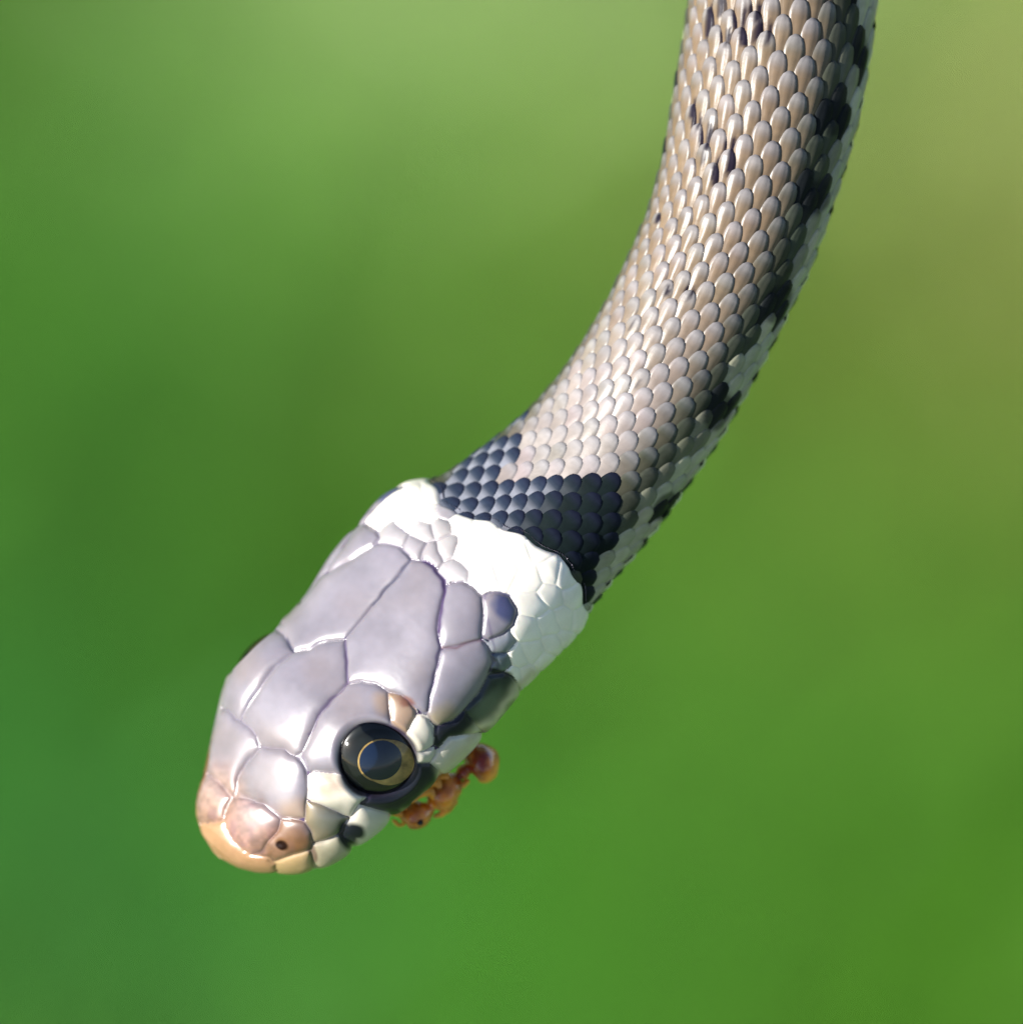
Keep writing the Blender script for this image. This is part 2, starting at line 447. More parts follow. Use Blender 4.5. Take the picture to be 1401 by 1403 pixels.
ids = np.full(HT.shape, -2); dd = np.full(HT.shape, 1e9)
PN = list(PLATES)
for k, nme in enumerate(PN):
    poly = PLATES[nme]
    ins = inside(mx_, my_, poly) & (ids == -2)
    ids[ins] = k
    dd[ins] = dist_poly(mx_[ins], my_[ins], poly)
rest = ids == -2
best = np.full(rest.sum(), 1e9); bk = np.zeros(rest.sum(), int)
for k, nme in enumerate(PN):
    d = dist_poly(mx_[rest], my_[rest], PLATES[nme])
    up = d < best; best[up] = d[up]; bk[up] = k
sx, sy = mx_[rest], my_[rest]
D = np.stack([np.hypot(sx - a, sy - b) for a, b in SEEDS])
o1 = np.argsort(D, axis=0)[:2]
d1 = np.take_along_axis(D, o1[:1], 0)[0]; d2 = np.take_along_axis(D, o1[1:2], 0)[0]
near = best < np.where(HT[rest] < 330, 40, 2.5)
rid = np.where(near, bk, 100 + o1[0]); rdd = np.where(near, 0.0, np.minimum((d2 - d1) / 2, best))
ids[rest] = rid; dd[rest] = rdd
# chin: rows of plates under the jaw
ch_t = np.floor(HT / 46).astype(int); ch_a = np.floor((np.abs(HA) - 2.0) / .38).astype(int)
cid = 300 + ch_t * 4 + np.clip(ch_a, 0, 2)
ft = HT / 46 - ch_t
ids[limb] = cid[limb]
lw_ = np.interp(HT, TS, WW)
dch = np.minimum(np.minimum(ft, 1 - ft) * 46, np.abs(((np.abs(HA) - 2.0) / .38) % 1 - .5) * -2 * 25 + 25)
dd[limb] = np.maximum(dch[limb], 0)
dback = np.abs(t_back(HA) - HT)
zone = HT < t_back(HA)
ids[~zone] = -1
idsS = np.where(mirror & (ids >= 0), ids + 1000, ids)
# the midline shields that reach over to the far side keep one id
for k in ('rostral', 'supraocular_l', 'parietal_l', 'prefrontal_l', 'internasal_l', 'temporal_l'):
    pass

# pillow relief: membrane solved on the grid, zero on every seam
seam = np.zeros(ids.shape, bool)
seam[:-1] |= idsS[:-1] != idsS[1:]; seam[:, :-1] |= idsS[:, :-1] != idsS[:, 1:]
free = (~seam).astype(np.float32)
st = np.gradient(hd_t)[:, None].astype(np.float32); sa = (np.gradient(hd_a)[None] * np.maximum(lw_, 15)).astype(np.float32)
wt, wa = 1 / st ** 2, 1 / sa ** 2
u = np.zeros(ids.shape, np.float32); den = 2 * (wt + wa)
src = np.ones_like(u) * 1.0
for _ in range(520):
    un = u.copy()
    un[1:-1] = (wt[1:-1] * (u[2:] + u[:-2]))
    un[1:-1] += wa[1:-1] * (np.roll(u, 1, 1)[1:-1] + np.roll(u, -1, 1)[1:-1])
    un = (un + src) / den * free
    un[0] = un[1]; un[-1] = 0
    u = un
pil = np.sqrt(np.maximum(u, 0)) / 11.0                     # ~0..1
def blur2(A, n):
    for _ in range(n):
        A = (np.roll(A, 1, 0) + np.roll(A, -1, 0) + 2 * A) / 4 if False else A
        B = A.copy(); B[1:-1] = (A[2:] + A[:-2] + 2 * A[1:-1]) / 4; A = B
        A = (np.roll(A, 1, 1) + np.roll(A, -1, 1) + 2 * A) / 4
    return A
dome = blur2(np.minimum(pil, 1.6), 6)
groove = np.exp(-(dd / 1.5) ** 2)
front = smoothstep(330, 230, HT)
hgt = -.7 + (4.6 - 1.6 * front) * dome + front * 6.5 * np.minimum(blur2(u, 4) / 225, 1.6) + 1.3 * (1 - np.exp(-dd / 4.0)) - (1.5 - .6 * smoothstep(120, 70, HT)) * groove
wzp = (ids >= 107) & (ids < 300) & ~np.isin(ids, [109, 110])
wf = blur2(wzp.astype(np.float32), 5)
hgt = hgt * (1 - wf) + (2.1 + 1.4 * dome - .7 * groove) * wf
big = np.isin(ids, [PN.index(n) for n in ('parietal_r', 'parietal_l', 'frontal')])
hgt = np.where(big, hgt * .8, hgt)
collar = (ids >= 100) & (ids < 300)
coll = smoothstep(150, 20, dback) * smoothstep(350, 450, HT)
hgt += coll * 6.5 * smoothstep(0, 30, dback) - 8 * np.exp(-(dback / 5) ** 2) * zone
hgt -= 2.2 * np.exp(-(np.hypot((mx_ - 384) / 6.5, (my_ - 1156) / 5.0)) ** 2)
lf = smoothstep(-.9, -1.0, HA) * smoothstep(1.75, 1.5, np.abs(HA)) * smoothstep(420, 330, HT)
hgt = hgt * (1 - lf) + np.minimum(hgt, .6) * lf
hgt += .04 * vnoise(mx_, my_, 6) + .12 * vnoise(mx_, my_, 20)

# eyes: sockets
EYE_PX = (519, 1044)
et, ea = inv(*EYE_PX)
def eye_frame(sgn):
    a = ea * sgn
    p = surf(et, a); p1 = surf(et + 4, a); p2 = surf(et, a + .03)
    n = np.cross(p1 - p, p2 - p); n /= np.linalg.norm(n)
    out = surf(et, a, 5.0) - p
    if n @ out < 0: n = -n
    return p, n
EYES = [eye_frame(1), eye_frame(-1)]
ER = 53.5
edist = np.full(HT.shape, 1e9)
for p, n in EYES:
    q = P0 - p
    al = q @ n
    rad = np.sqrt(np.maximum((q ** 2).sum(-1) - al ** 2, 0))
    rad = np.where(np.abs(al) > 60, 1e9, rad)
    edist = np.minimum(edist, rad)
rim = np.exp(-((edist - ER - 4) / 5.5) ** 2)
hgt = hgt * smoothstep(ER - 4, ER + 10, edist) + 1.5 * rim - 16 * smoothstep(ER + 1, ER - 10, edist)
HP = surf(HT, HA, hgt)

# ---- colours of the head (the animal's own markings, plus a painted sheen)
LAV = np.array([.182, .164, .192]); 
def blob(x, y, cx, cy, rx, ry, ang=0, soft=.35):
    ca, sa_ = math.cos(math.radians(ang)), math.sin(math.radians(ang))
    dx, dy = x - cx, y - cy
    X, Y = (dx * ca + dy * sa_) / rx, (-dx * sa_ + dy * ca) / ry
    return smoothstep(1 + soft, 1 - soft, np.hypot(X, Y))
def mixc(c, m, col):
    return c * (1 - m[..., None]) + np.array(col) * m[..., None]
WHITE = (.80, .77, .68); CREAM = (.66, .60, .42); BLACK = (.012, .014, .020)
hc = np.ones(HT.shape + (3,)) * LAV
hc *= (1 + .10 * vnoise(mx_, my_, 38) + .05 * vnoise(mx_, my_, 9))[..., None]
hc = mixc(hc, .35 * smoothstep(-.2, .8, vnoise(mx_ + 70, my_, 46)), (.175, .132, .115))
wob = 3 * vnoise(mx_, my_, 12)
X, Y = mx_ + wob, my_ + 3 * vnoise(my_, mx_, 12)
def pid(*n): return np.isin(ids, [PN.index(k) for k in n])
hc = mixc(hc, pid('preocular', 'labial_1', 'labial_2', 'labial_3', 'labial_5', 'postocular_2', 'postocular_3') * 1.0, (.58, .53, .44))
# snout: pinkish tan
hc = mixc(hc, blob(X, Y, 345, 1165, 95, 52, 25, .45) * .85, (.22, .115, .07))
hc = mixc(hc, blob(X, Y, 300, 1100, 34, 50, 15, .5) * .6, (.27, .155, .10))
hc = mixc(hc, blob(X, Y, 340, 1130, 30, 26, 0, .6) * .5, (.27, .15, .145))
hc = mixc(hc, blob(X, Y, 400, 1148, 26, 18, 20, .4) * .8, (.13, .050, .012))
hc = mixc(hc, blob(X, Y, 405, 1110, 22, 16, 0, .6) * .55, (.27, .17, .09))
sn = smoothstep(125, 60, HT)
hc = hc * (1 + sn * (.30 * vnoise(mx_, my_, 10) + .22 * vnoise(mx_, my_, 4.5)))[..., None]
hc = mixc(hc, sn * smoothstep(.1, .8, vnoise(mx_ + 31, my_, 13)) * .5, (.16, .085, .10))
hc = mixc(hc, pid('nasal_r') * .55, (.15, .07, .03))
hc = mixc(hc, blob(X, Y, 384, 1156, 8, 6.5, 20, .3) * 1.0, (.010, .003, .002))
hc = mixc(hc, pid('labial_1') * .75, (.40, .27, .12))
hc = mixc(hc, pid('rostral') * .7, (.33, .185, .085))
hc = mixc(hc, pid('labial_2') * .55, (.32, .27, .15))
hc = mixc(hc, pid('loreal') * .9, (.16, .125, .07))
hc = mixc(hc, blob(X, Y, 448, 1075, 22, 14, 0, .5) * .6 * pid('preocular'), (.26, .15, .09))
hc = mixc(hc, blob(X, Y, 454, 1120, 20, 24, 30, .6) * .8, (.09, .10, .085))
hc = mixc(hc, np.maximum(blob(mx_, my_, 473, 1143, 12, 19, -12, .3), blob(mx_, my_, 483, 1136, 11, 11, 0, .35)), BLACK)
hc = mixc(hc, blob(X, Y, 428, 1170, 4, 18, 0, .4) * .8, (.10, .05, .04))
# around the eye
hc = mixc(hc, pid('postocular_1') * .8, (.26, .165, .09))
hc = mixc(hc, blob(X, Y, 557, 962, 12, 8, 30, .4) * .8, (.14, .05, .03))
hc = mixc(hc, blob(X, Y, 528, 965, 14, 16, 0, .6) * .55, (.28, .18, .10))
hc = mixc(hc, blob(X, Y, 604, 982, 20, 16, -40, .6) * .7 * pid('temporal_b'), (.24, .19, .10))
hc = mixc(hc, pid('temporal_low', 'labial_4') * 1.0, BLACK)
hc = mixc(hc, pid('temporal_dark') * 1.0, (.020, .030, .028))
hc = mixc(hc, blob(X, Y, 664, 962, 10, 24, 40, .6) * .7 * pid('temporal_dark'), (.09, .12, .09))  # greenish sheen painted on the dark shield
hc = mixc(hc, blob(X, Y, 652, 1000, 16, 6, -40, .5) * pid('labial_5') * .6, BLACK)
hc = mixc(hc, blob(X, Y, 640, 1030, 40, 10, -45, .5) * pid('labial_5') * .4, CREAM)
# collar
wz = collar & ~np.isin(ids - 100, [0, 1, 2, 3, 4, 5, 6, 9, 10])
hc = mixc(hc, wz * 1.0, (.95, .87, .74))
for s_, am in ((0, .2), (1, .3), (2, .10), (3, .15), (4, .3), (5, .3), (6, .25), (8, .8), (7, .8)):
    hc = mixc(hc, (ids == 100 + s_) * am, (.80, .76, .70))
hc = mixc(hc, (ids == 117) * .7, (.20, .17, .24))
hc = mixc(hc, (ids == 109) * .8, (.25, .26, .28)); hc = mixc(hc, (ids == 110) * .9, (.10, .13, .15))
hc = mixc(hc, blob(X, Y, 692, 832, 13, 22, -25, .4), (.05, .055, .12))
hc = mixc(hc, blob(X, Y, 683, 922, 14, 7, 10, .4), BLACK)
hc = mixc(hc, blob(X, Y, 690, 898, 6, 12, 20, .5) * .7, (.08, .10, .13))
hc = mixc(hc, blob(X, Y, 556, 722, 10, 6, 30, .5) * .6, (.12, .10, .22))
hc = mixc(hc, blob(X, Y, 735, 930, 60, 14, -42, .6) * wz * .55, CREAM)
hc = mixc(hc, (mirror & (HT < 420)) * smoothstep(1.55, 1.25, np.abs(HA)) * smoothstep(420, 360, HT) * smoothstep(90, 140, HT) * .85, LAV)
# lower jaw
hc = mixc(hc, limb * 1.0, (.62, .57, .40))
cm = (.5 + .5 * np.sin(HT / 46 * 2 * np.pi)) * (ids % 3 == 0)
hc = mixc(hc, limb * (cm > .8) * .8, (.05, .055, .05))
hc = mixc(hc, smoothstep(ER + 4, ER - 1, edist) * .95, (.02, .018, .03))
seamc = np.exp(-(dd / 1.5) ** 2) * np.where(wz, .04, .22) * (1 - .7 * smoothstep(120, 70, HT))
hc = mixc(hc, seamc * (ids < 300), (.075, .05, .11))
hc = mixc(hc, np.exp(-(dback / 4) ** 2) * .6, (.08, .06, .14))
def stroke(c, pts, w, col, am):
    return mixc(c, am * np.exp(-(dist_poly(X, Y, pts, closed=False) / w) ** 2), col)
PUR = (.035, .012, .075)
hc = stroke(hc, [(583, 771), (598, 780), (609, 797), (609, 812), (603, 835), (600, 862)], 3.6, PUR, .85)
hc = stroke(hc, [(600, 862), (602, 888), (597, 920), (591, 945), (584, 975)], 2.2, PUR, .65)
hc = stroke(hc, [(601, 1058), (645, 1009), (675, 977), (706, 942), (728, 918)], 7.0, (.60, .53, .36), .9)
hc = stroke(hc, [(548, 1106), (572, 1088), (604, 1064)], 3.5, (.40, .36, .22), .6)
hc = stroke(hc, [(472, 876), (476, 905), (475, 935)], 2.1, PUR, .6)
hc = stroke(hc, [(475, 936), (455, 960), (438, 981), (424, 1008)], 2.2, (.06, .03, .09), .6)
hc = stroke(hc, [(396, 879), (401, 893)], 2.5, (.03, .03, .06), .8)
hc = stroke(hc, [(556, 757), (563, 770), (540, 795), (512, 830)], 2.2, (.05, .05, .085), .6)
hc = stroke(hc, [(663, 815), (672, 880), (680, 915)], 2.0, PUR, .45)
hc = stroke(hc, [(604, 890), (630, 884), (658, 878)], 1.8, (.10, .04, .05), .6)
hc = np.clip(hc, 0, 1)

shield_m = mat_col('head shield', rough=.34, spec=.85, noise=.15, nscale=24, bump=.09, bscale=38, coat=.5, sub=.10)
shield_m.node_tree.nodes['Principled BSDF'].inputs['Coat Roughness'].default_value = .24
skin_m = mat_col('skin between the scales', rough=.55, spec=.3, noise=.2, nscale=40, bump=.2, bscale=80)
scale_m = mat_col('body scale', rough=.33, spec=.22, noise=.16, nscale=26, bump=.16, bscale=60, coat=0)

snake = bpy.data.objects.new('snake', None)
COL.objects.link(snake)
snake['label'] = 'young grass snake hanging head down, lavender grey head shields, white and black collar'
snake['category'] = 'snake'
snake.location = tuple(W(loc(np.array([CX[0], CY[0], 0.0]))))
INV = np.array(snake.location)
def SW(P): return W(loc(P)) - INV                  # snake parts live in the snake's own axes

# split the relief into one mesh per shield
nT, nA = HT.shape
V = SW(HP).reshape(-1, 3); C_ = hc.reshape(-1, 3)
i0 = np.arange(nT - 1)[:, None] * nA + np.arange(nA)[None]
nx1 = (np.arange(nA) + 1) % nA
nxt = np.arange(nT - 1)[:, None] * nA + nx1[None]
Fq = np.stack([i0, i0 + nA, nxt + nA, nxt], -1)
Fq = Fq[:, :-1]                                    # the last angle equals the first
fid = idsS[:-1, :-1]
alive = (fid >= -0) & (edist[:-1, :-1] > ER - 7)
Ff = Fq[alive]; fi = fid[alive]
order = np.argsort(fi, kind='stable'); Ff, fi = Ff[order], fi[order]
vals, start = np.unique(fi, return_index=True); start = np.r_[start, len(fi)]
def islands(F):
    """split a face list into its connected pieces"""
    uq, iv = np.unique(F, return_inverse=True); iv = iv.reshape(F.shape)
    lab = np.arange(len(uq))
    while True:
        m = lab[iv].min(1)
        new = lab.copy()
        for c_ in range(4): np.minimum.at(new, iv[:, c_], m)
        new = new[new]
        if (new == lab).all(): break
        lab = new
    fl = lab[iv[:, 0]]
    return [F[fl == g_] for g_ in np.unique(fl)]
for v_, a, b in zip(vals, start[:-1], start[1:]):
    if b - a < 14: continue
    F = Ff[a:b]
    k = v_ % 1000
    nm = 'head_shield' if k < 100 else ('neck_scale' if k < 300 else 'chin_shield')
    for F in islands(F):
        if len(F) < 30: continue
        uq, inv_ = np.unique(F, return_inverse=True)
        link(nm, mesh_np(nm, V[uq], inv_.reshape(F.shape), C_[uq], mat=shield_m), snake)

# ------------------------------------------------------------------ body markings
BLOT = [(1180, 72, 17), (1146, 160, 24), (1118, 270, 24), (1066, 415, 25), (985, 565, 25), (911, 693, 20)]
BL = [(*inv(x, y), r) for x, y, r in BLOT]
tl_ = max(b[0] for b in BL)
for k in range(1, 24): BL.append((tl_ + 105 * k, math.radians(70 + 5 * math.sin(k * 2.1)), 22))
MARK = [(968, 188, 8, 22), (955, 165, 6, 14), (984, 235, 6, 22), (1003, 225, 5, 18), (972, 30, 6, 26), (1012, 22, 7, 22), (1046, 44, 8, 20), (1022, 50, 8, 14), (985, 6, 8, 20), (950, 150, 6, 14), (1000, 200, 6, 16), (960, 215, 6, 14), (1035, 16, 7, 16), (995, 48, 6, 14),
        (942, 402, 5, 12), (912, 398, 5, 9), (865, 445, 4, 10), (870, 525, 4, 9), (903, 300, 4, 8)]
MK = [(*inv(x, y), a, b) for x, y, a, b in MARK]
mt_ = max(m[0] for m in MK)
for k in range(1, 30):
    for d in (-1, 1): MK.append((mt_ + 70 + 85 * k, math.radians(d * 18), 8, 24))
COLLAR = [(590, 645), (620, 640), (700, 588), (712, 600), (700, 632), (690, 650), (725, 650), (760, 648), (811, 644), (845, 660), (852, 700), (850, 730), (835, 754), (812, 790), (800, 830),
          (780, 790), (735, 760), (691, 740), (648, 720), (590, 715)]

def body_col(t, th, px, py):
    """(pigment with painted flank shade, dark) at skin points; far side mirrored"""
    n = len(t)
    g = smoothstep(760, 1150, t)[:, None]
    c = np.array([.245, .220, .212]) * (1 - g) + np.array([.140, .116, .098]) * g
    at = np.abs(th)
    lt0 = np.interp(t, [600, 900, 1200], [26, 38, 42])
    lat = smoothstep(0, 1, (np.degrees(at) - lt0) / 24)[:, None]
    c = c * (1 - lat) + np.array([.040, .046, .032]) * lat  # shaded band of the flanks painted into the colour
    low = smoothstep(math.radians(73), math.radians(84), at + .22 * vnoise(t, th * 60, 20))[:, None]
    c = c * (1 - low) + np.array([.36, .35, .25]) * low
    dark = np.zeros(n)
    for bt, ba, r in BL:
        d = np.hypot((t - bt) / r / 1.0, (at - abs(ba)) * 118 / r / 1.25)
        dark = np.maximum(dark, smoothstep(1.15, .85, d))
    dm = np.zeros(n)
    for bt, ba, ra, rb in MK:
        d = np.hypot((t - bt) / rb, (th - ba) * 118 / ra / 1.5)
        dm = np.maximum(dm, smoothstep(1.3, .8, d))
    col = inside(px, py, COLLAR)
    return c, dark, dm, col

# ---- the continuous body under the shields and scales
bt_ = np.r_[np.linspace(0.05, 1, 24) ** 1.6 * 40, np.arange(44, TMAX - 2, 4.0)]
ba_ = np.radians(np.arange(-180, 180, 2.5))
BT, BA = np.meshgrid(bt_, ba_, indexing='ij')
x_, y_ = topx(surf(BT, np.where(BA < ANG0, -BA, BA)))
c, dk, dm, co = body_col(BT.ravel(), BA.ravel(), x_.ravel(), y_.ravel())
hh_ = -1.2 - 2.0 * (BT > 560)
ed = np.full(BT.shape, 1e9)
for p, n in EYES:
    q = surf(BT, BA) - p; al = q @ n
    ed = np.minimum(ed, np.where(np.abs(al) > 60, 1e9, np.sqrt(np.maximum((q ** 2).sum(-1) - al ** 2, 0))))
hh_ = hh_ - 22 * smoothstep(ER + 10, ER - 4, ed)
BP = surf(BT, BA, hh_)
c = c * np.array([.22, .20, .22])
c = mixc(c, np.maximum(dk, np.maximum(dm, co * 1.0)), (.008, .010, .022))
headm = smoothstep(620, 540, BT.ravel())
c = mixc(c, headm, (.06, .04, .09))
c = mixc(c, smoothstep(120, 80, BT.ravel()), (.19, .12, .09))
c = mixc(c, (np.abs(BA.ravel()) > math.radians(112)) * .8, (.35, .34, .28))
nT2, nA2 = BT.shape
i0 = np.arange(nT2 - 1)[:, None] * nA2 + np.arange(nA2)[None]
n0 = np.arange(nT2 - 1)[:, None] * nA2 + ((np.arange(nA2) + 1) % nA2)[None]
Fb = np.stack([i0, i0 + nA2, n0 + nA2, n0], -1).reshape(-1, 4)
Vb = SW(BP).reshape(-1, 3)
Vb = np.vstack([Vb, SW(surf(np.array([0.0]), np.array([0.0]), -1.0)), SW(surf(np.array([TMAX - 1]), np.array([0.0]), -9.0))])
link('body', mesh_np('body', Vb, Fb, np.vstack([c, c[:1], c[-1:]]), mat=skin_m), snake)

# ------------------------------------------------------------------ body scales, shingled towards the tail
def pitch_at(t): return np.interp(t, [500, 700, 900, 1150, 1400, 2400, TMAX], [35, 36, 41, 47, 50, 46, 12])
rows_t = [470.0]
while rows_t[-1] < TMAX - 40: rows_t.append(rows_t[-1] + float(pitch_at(rows_t[-1])) / 2)
DTH = math.radians(9.3)
sc = []
for i, t0 in enumerate(rows_t):
    for j in range(-11, 12):
        if (i + j) % 2: continue
        sc.append((t0 + RS.uniform(-.8, .8), j * DTH + RS.uniform(-.006, .006), j))
sc = np.array(sc)
sc = sc[sc[:, 0] > t_back(sc[:, 1]) - 16]
nS = len(sc)
NU, NV = 9, 10
uu = np.linspace(-1, 1, NU); vv = np.linspace(0, 1, NV)
UU, VVg = np.meshgrid(uu, vv, indexing='ij')
t0 = sc[:, 0][:, None, None]; a0 = sc[:, 1][:, None, None]
pt = pitch_at(t0); rad = np.interp(t0, TS, WW) * .95
outline = np.interp(VVg, [0, .15, .35, .55, .72, .85, .94, 1.0], [.42, .60, .86, .98, .93, .74, .50, .08])[None]
elong = smoothstep(700, 1100, t0)
halfw = DTH * (.94 - .10 * elong) * (1 + RS.uniform(-.04, .04, (nS, 1, 1)))
Ls = pt * 1.16
tS = t0 + (VVg[None] - .52) * Ls
aS = a0 + UU[None] * outline * halfw
sz = pt / 48.0
hS = -2.5 + sz * (VVg[None] * 4.8 + 2.1 * (1 - np.abs(UU[None]) ** 2.2) * np.sin(np.pi * np.clip(VVg[None] * .80 + .12, 0, 1)) ** .8
                  + 1.1 * np.exp(-(UU[None] / .16) ** 2) * smoothstep(0, .3, VVg[None]) * (1 - smoothstep(.75, 1, VVg[None])) * elong)
hS = hS - sz * 3.6 * (np.abs(UU[None]) > .97) - sz * 4.0 * (VVg[None] > .985)
PSc = surf(tS, aS, hS)
mS = np.where(aS < ANG0, -aS, aS)
xs, ys = topx(surf(t0[:, 0, 0], np.where(a0[:, 0, 0] < ANG0, -a0[:, 0, 0], a0[:, 0, 0])))
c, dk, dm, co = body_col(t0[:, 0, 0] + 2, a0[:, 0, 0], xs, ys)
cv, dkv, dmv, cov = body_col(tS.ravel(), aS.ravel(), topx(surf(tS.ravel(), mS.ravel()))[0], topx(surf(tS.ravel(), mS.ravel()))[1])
c = c * (1 + RS.uniform(-.14, .14, (nS, 1))) * (1 + RS.uniform(-.03, .03, (nS, 3)))
cc = np.repeat(c[:, None], NU * NV, 1).reshape(nS, NU, NV, 3)
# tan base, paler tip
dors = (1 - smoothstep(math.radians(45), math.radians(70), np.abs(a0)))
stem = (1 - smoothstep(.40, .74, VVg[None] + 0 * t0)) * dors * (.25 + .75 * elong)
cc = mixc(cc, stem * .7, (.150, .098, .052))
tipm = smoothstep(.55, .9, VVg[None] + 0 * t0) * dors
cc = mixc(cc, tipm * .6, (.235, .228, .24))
cc = mixc(cc, np.maximum(smoothstep(.66, .97, UU[None] + 0 * t0), .55 * smoothstep(.8, 1.0, -UU[None] + 0 * t0)) * .62, (.02, .017, .02))  # shadow between scales painted on their edges, stronger on the right
cc = mixc(cc, smoothstep(.90, 1.0, VVg[None] + 0 * t0) * .5, (.03, .025, .03))  # free rim of the tip painted into the same shadow
dsc = np.clip(dk + RS.uniform(-.2, .2, nS), 0, 1) > .45
cc = mixc(cc, dkv.reshape(nS, NU, NV) * .75, (.012, .014, .016))
cc = mixc(cc, dsc[:, None, None] * smoothstep(1.15, .75, np.abs(UU[None]) + 0 * tS) * .96, (.010, .012, .014))
dmr = dmv.reshape(nS, NU, NV) * smoothstep(.0, .5, UU[None] * 1.0 + .3)
cc = mixc(cc, dmr * .96, (.008, .006, .015))
colm = co[:, None, None] * 1.0 + 0 * tS
cc = mixc(cc, colm, (.020, .030, .050))
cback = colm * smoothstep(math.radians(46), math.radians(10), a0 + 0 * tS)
cc = mixc(cc, cback * smoothstep(.62, .30, VVg[None] + 0 * tS) * .75, (.22, .225, .26))  # pale glints painted on the bases of the collar scales
cc = mixc(cc, colm * smoothstep(math.radians(5), math.radians(38), a0 + 0 * tS) * .94, (.006, .010, .009))  # right side of the collar painted darker for its shade
cc = mixc(cc, colm * smoothstep(.5, .95, VVg[None] + 0 * t0) * .7, (.012, .013, .032))
cc = cc * (1 + .12 * vnoise(tS, aS * 118, 5))[..., None]
cc = np.clip(cc, 0, 1)
VS = SW(PSc.reshape(-1, 3)).reshape(nS, NU * NV, 3)
cS = cc.reshape(nS, NU * NV, 3)
q = np.arange((NU - 1) * NV).reshape(NU - 1, NV)[:, :-1].ravel()
FS = np.stack([q, q + 1, q + NV + 1, q + NV], -1)
# the 300 that show largest become objects of their own
alpha = sc[:, 1] - roll_at(sc[:, 0])
px_, py_ = topx(surf(sc[:, 0], sc[:, 1]))
score = np.cos(alpha) * np.interp(sc[:, 0], TS, WW) * pitch_at(sc[:, 0])
score[(py_ < -12)] = -1e6
top = np.argsort(-score)[:300]
sel = np.zeros(nS, bool); sel[top] = True
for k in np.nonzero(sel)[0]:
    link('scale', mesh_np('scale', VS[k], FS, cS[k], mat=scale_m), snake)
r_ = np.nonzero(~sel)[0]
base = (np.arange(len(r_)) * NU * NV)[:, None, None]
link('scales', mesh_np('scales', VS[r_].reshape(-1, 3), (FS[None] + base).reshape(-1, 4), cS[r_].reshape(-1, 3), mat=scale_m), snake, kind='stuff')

# belly scutes
tb = 520.0; k = 0
vs, fs, cs = [], [], []
while tb < TMAX - 60:
    L_ = float(pitch_at(tb)) * .62
    aa = np.linspace(math.radians(104), math.radians(256), 25); v2 = np.linspace(0, 1, 5)
    A2, V2 = np.meshgrid(aa, v2, indexing='ij')
    P_ = surf(tb + V2 * L_ * 1.25, A2, -1.5 + 5.5 * V2 - 4 * (V2 > .98))
    vs.append(SW(P_).reshape(-1, 3))
    qq = np.arange(24 * 5).reshape(24, 5)[:, :-1].ravel()
    fs.append(np.stack([qq, qq + 1, qq + 6, qq + 5], -1))
    cw = np.ones((125, 3)) * (.62, .60, .48)
    blk = ((np.sin(A2.ravel() * 4 + (k % 2) * 2.4) > .55))
    cw[blk] = (.03, .035, .04)
    cs.append(cw)
    tb += L_; k += 1
for k in range(len(vs)):
    if k < 60: link('belly_scale', mesh_np('belly_scale', vs[k], fs[k], cs[k], mat=scale_m), snake)
vr = vs[60:]
if vr:
    base = (np.arange(len(vr)) * 125)[:, None, None]
    link('belly_scales', mesh_np('belly_scales', np.vstack(vr), (np.array(fs[60:]) + base).reshape(-1, 4), np.vstack(cs[60:]), mat=scale_m), snake, kind='stuff')

# ------------------------------------------------------------------ eyes
def simple(name, col, rough=.4, spec=.5, coat=0, metallic=0, noise=0, nscale=30, transmission=0, ior=1.45):
    m = bpy.data.materials.new(name); m.use_nodes = True
    b = m.node_tree.nodes['Principled BSDF']
    b.inputs['Base Color'].default_value = (*col, 1); b.inputs['Roughness'].default_value = rough
    b.inputs['Specular IOR Level'].default_value = spec; b.inputs['Coat Weight'].default_value = coat
    b.inputs['Metallic'].default_value = metallic; b.inputs['Transmission Weight'].default_value = transmission
    b.inputs['IOR'].default_value = ior
    if noise:
        N, L = m.node_tree.nodes, m.node_tree.links
        tc = N.new('ShaderNodeTexCoord'); nz = N.new('ShaderNodeTexNoise'); nz.inputs['Scale'].default_value = nscale
        nz.inputs['Detail'].default_value = 6
        L.new(tc.outputs['Object'], nz.inputs[0])
        r = N.new('ShaderNodeValToRGB')
        r.color_ramp.elements[0].position = .3; r.color_ramp.elements[1].position = .7
        r.color_ramp.elements[0].color = (*[v * (1 - noise) for v in col], 1)
        r.color_ramp.elements[1].color = (*[min(1, v * (1 + noise)) for v in col], 1)
        L.new(nz.outputs[0], r.inputs[0]); L.new(r.outputs[0], b.inputs['Base Color'])
    return m
dark_m = simple('dark eyeball', (.012, .014, .012), .3, .4, noise=.5, nscale=30)
gold_m = simple('golden iris', (.72, .42, .13), .45, .4, noise=.6, nscale=60)
pupil_m = simple('sky tinted pupil', (.005, .014, .042), .25)  # blue of the reflected sky mixed into the black
cornea_m = bpy.data.materials.new('clear cornea'); cornea_m.use_nodes = True
N, L = cornea_m.node_tree.nodes, cornea_m.node_tree.links
N.remove(N['Principled BSDF'])
tr = N.new('ShaderNodeBsdfTransparent'); gl = N.new('ShaderNodeBsdfGlossy'); gl.inputs['Roughness'].default_value = .06
fr = N.new('ShaderNodeFresnel'); fr.inputs[0].default_value = 1.5
ms = N.new('ShaderNodeMixShader')
L.new(fr.outputs[0], ms.inputs[0]); L.new(tr.outputs[0], ms.inputs[1]); L.new(gl.outputs[0], ms.inputs[2])
L.new(ms.outputs[0], N['Material Output'].inputs[0])

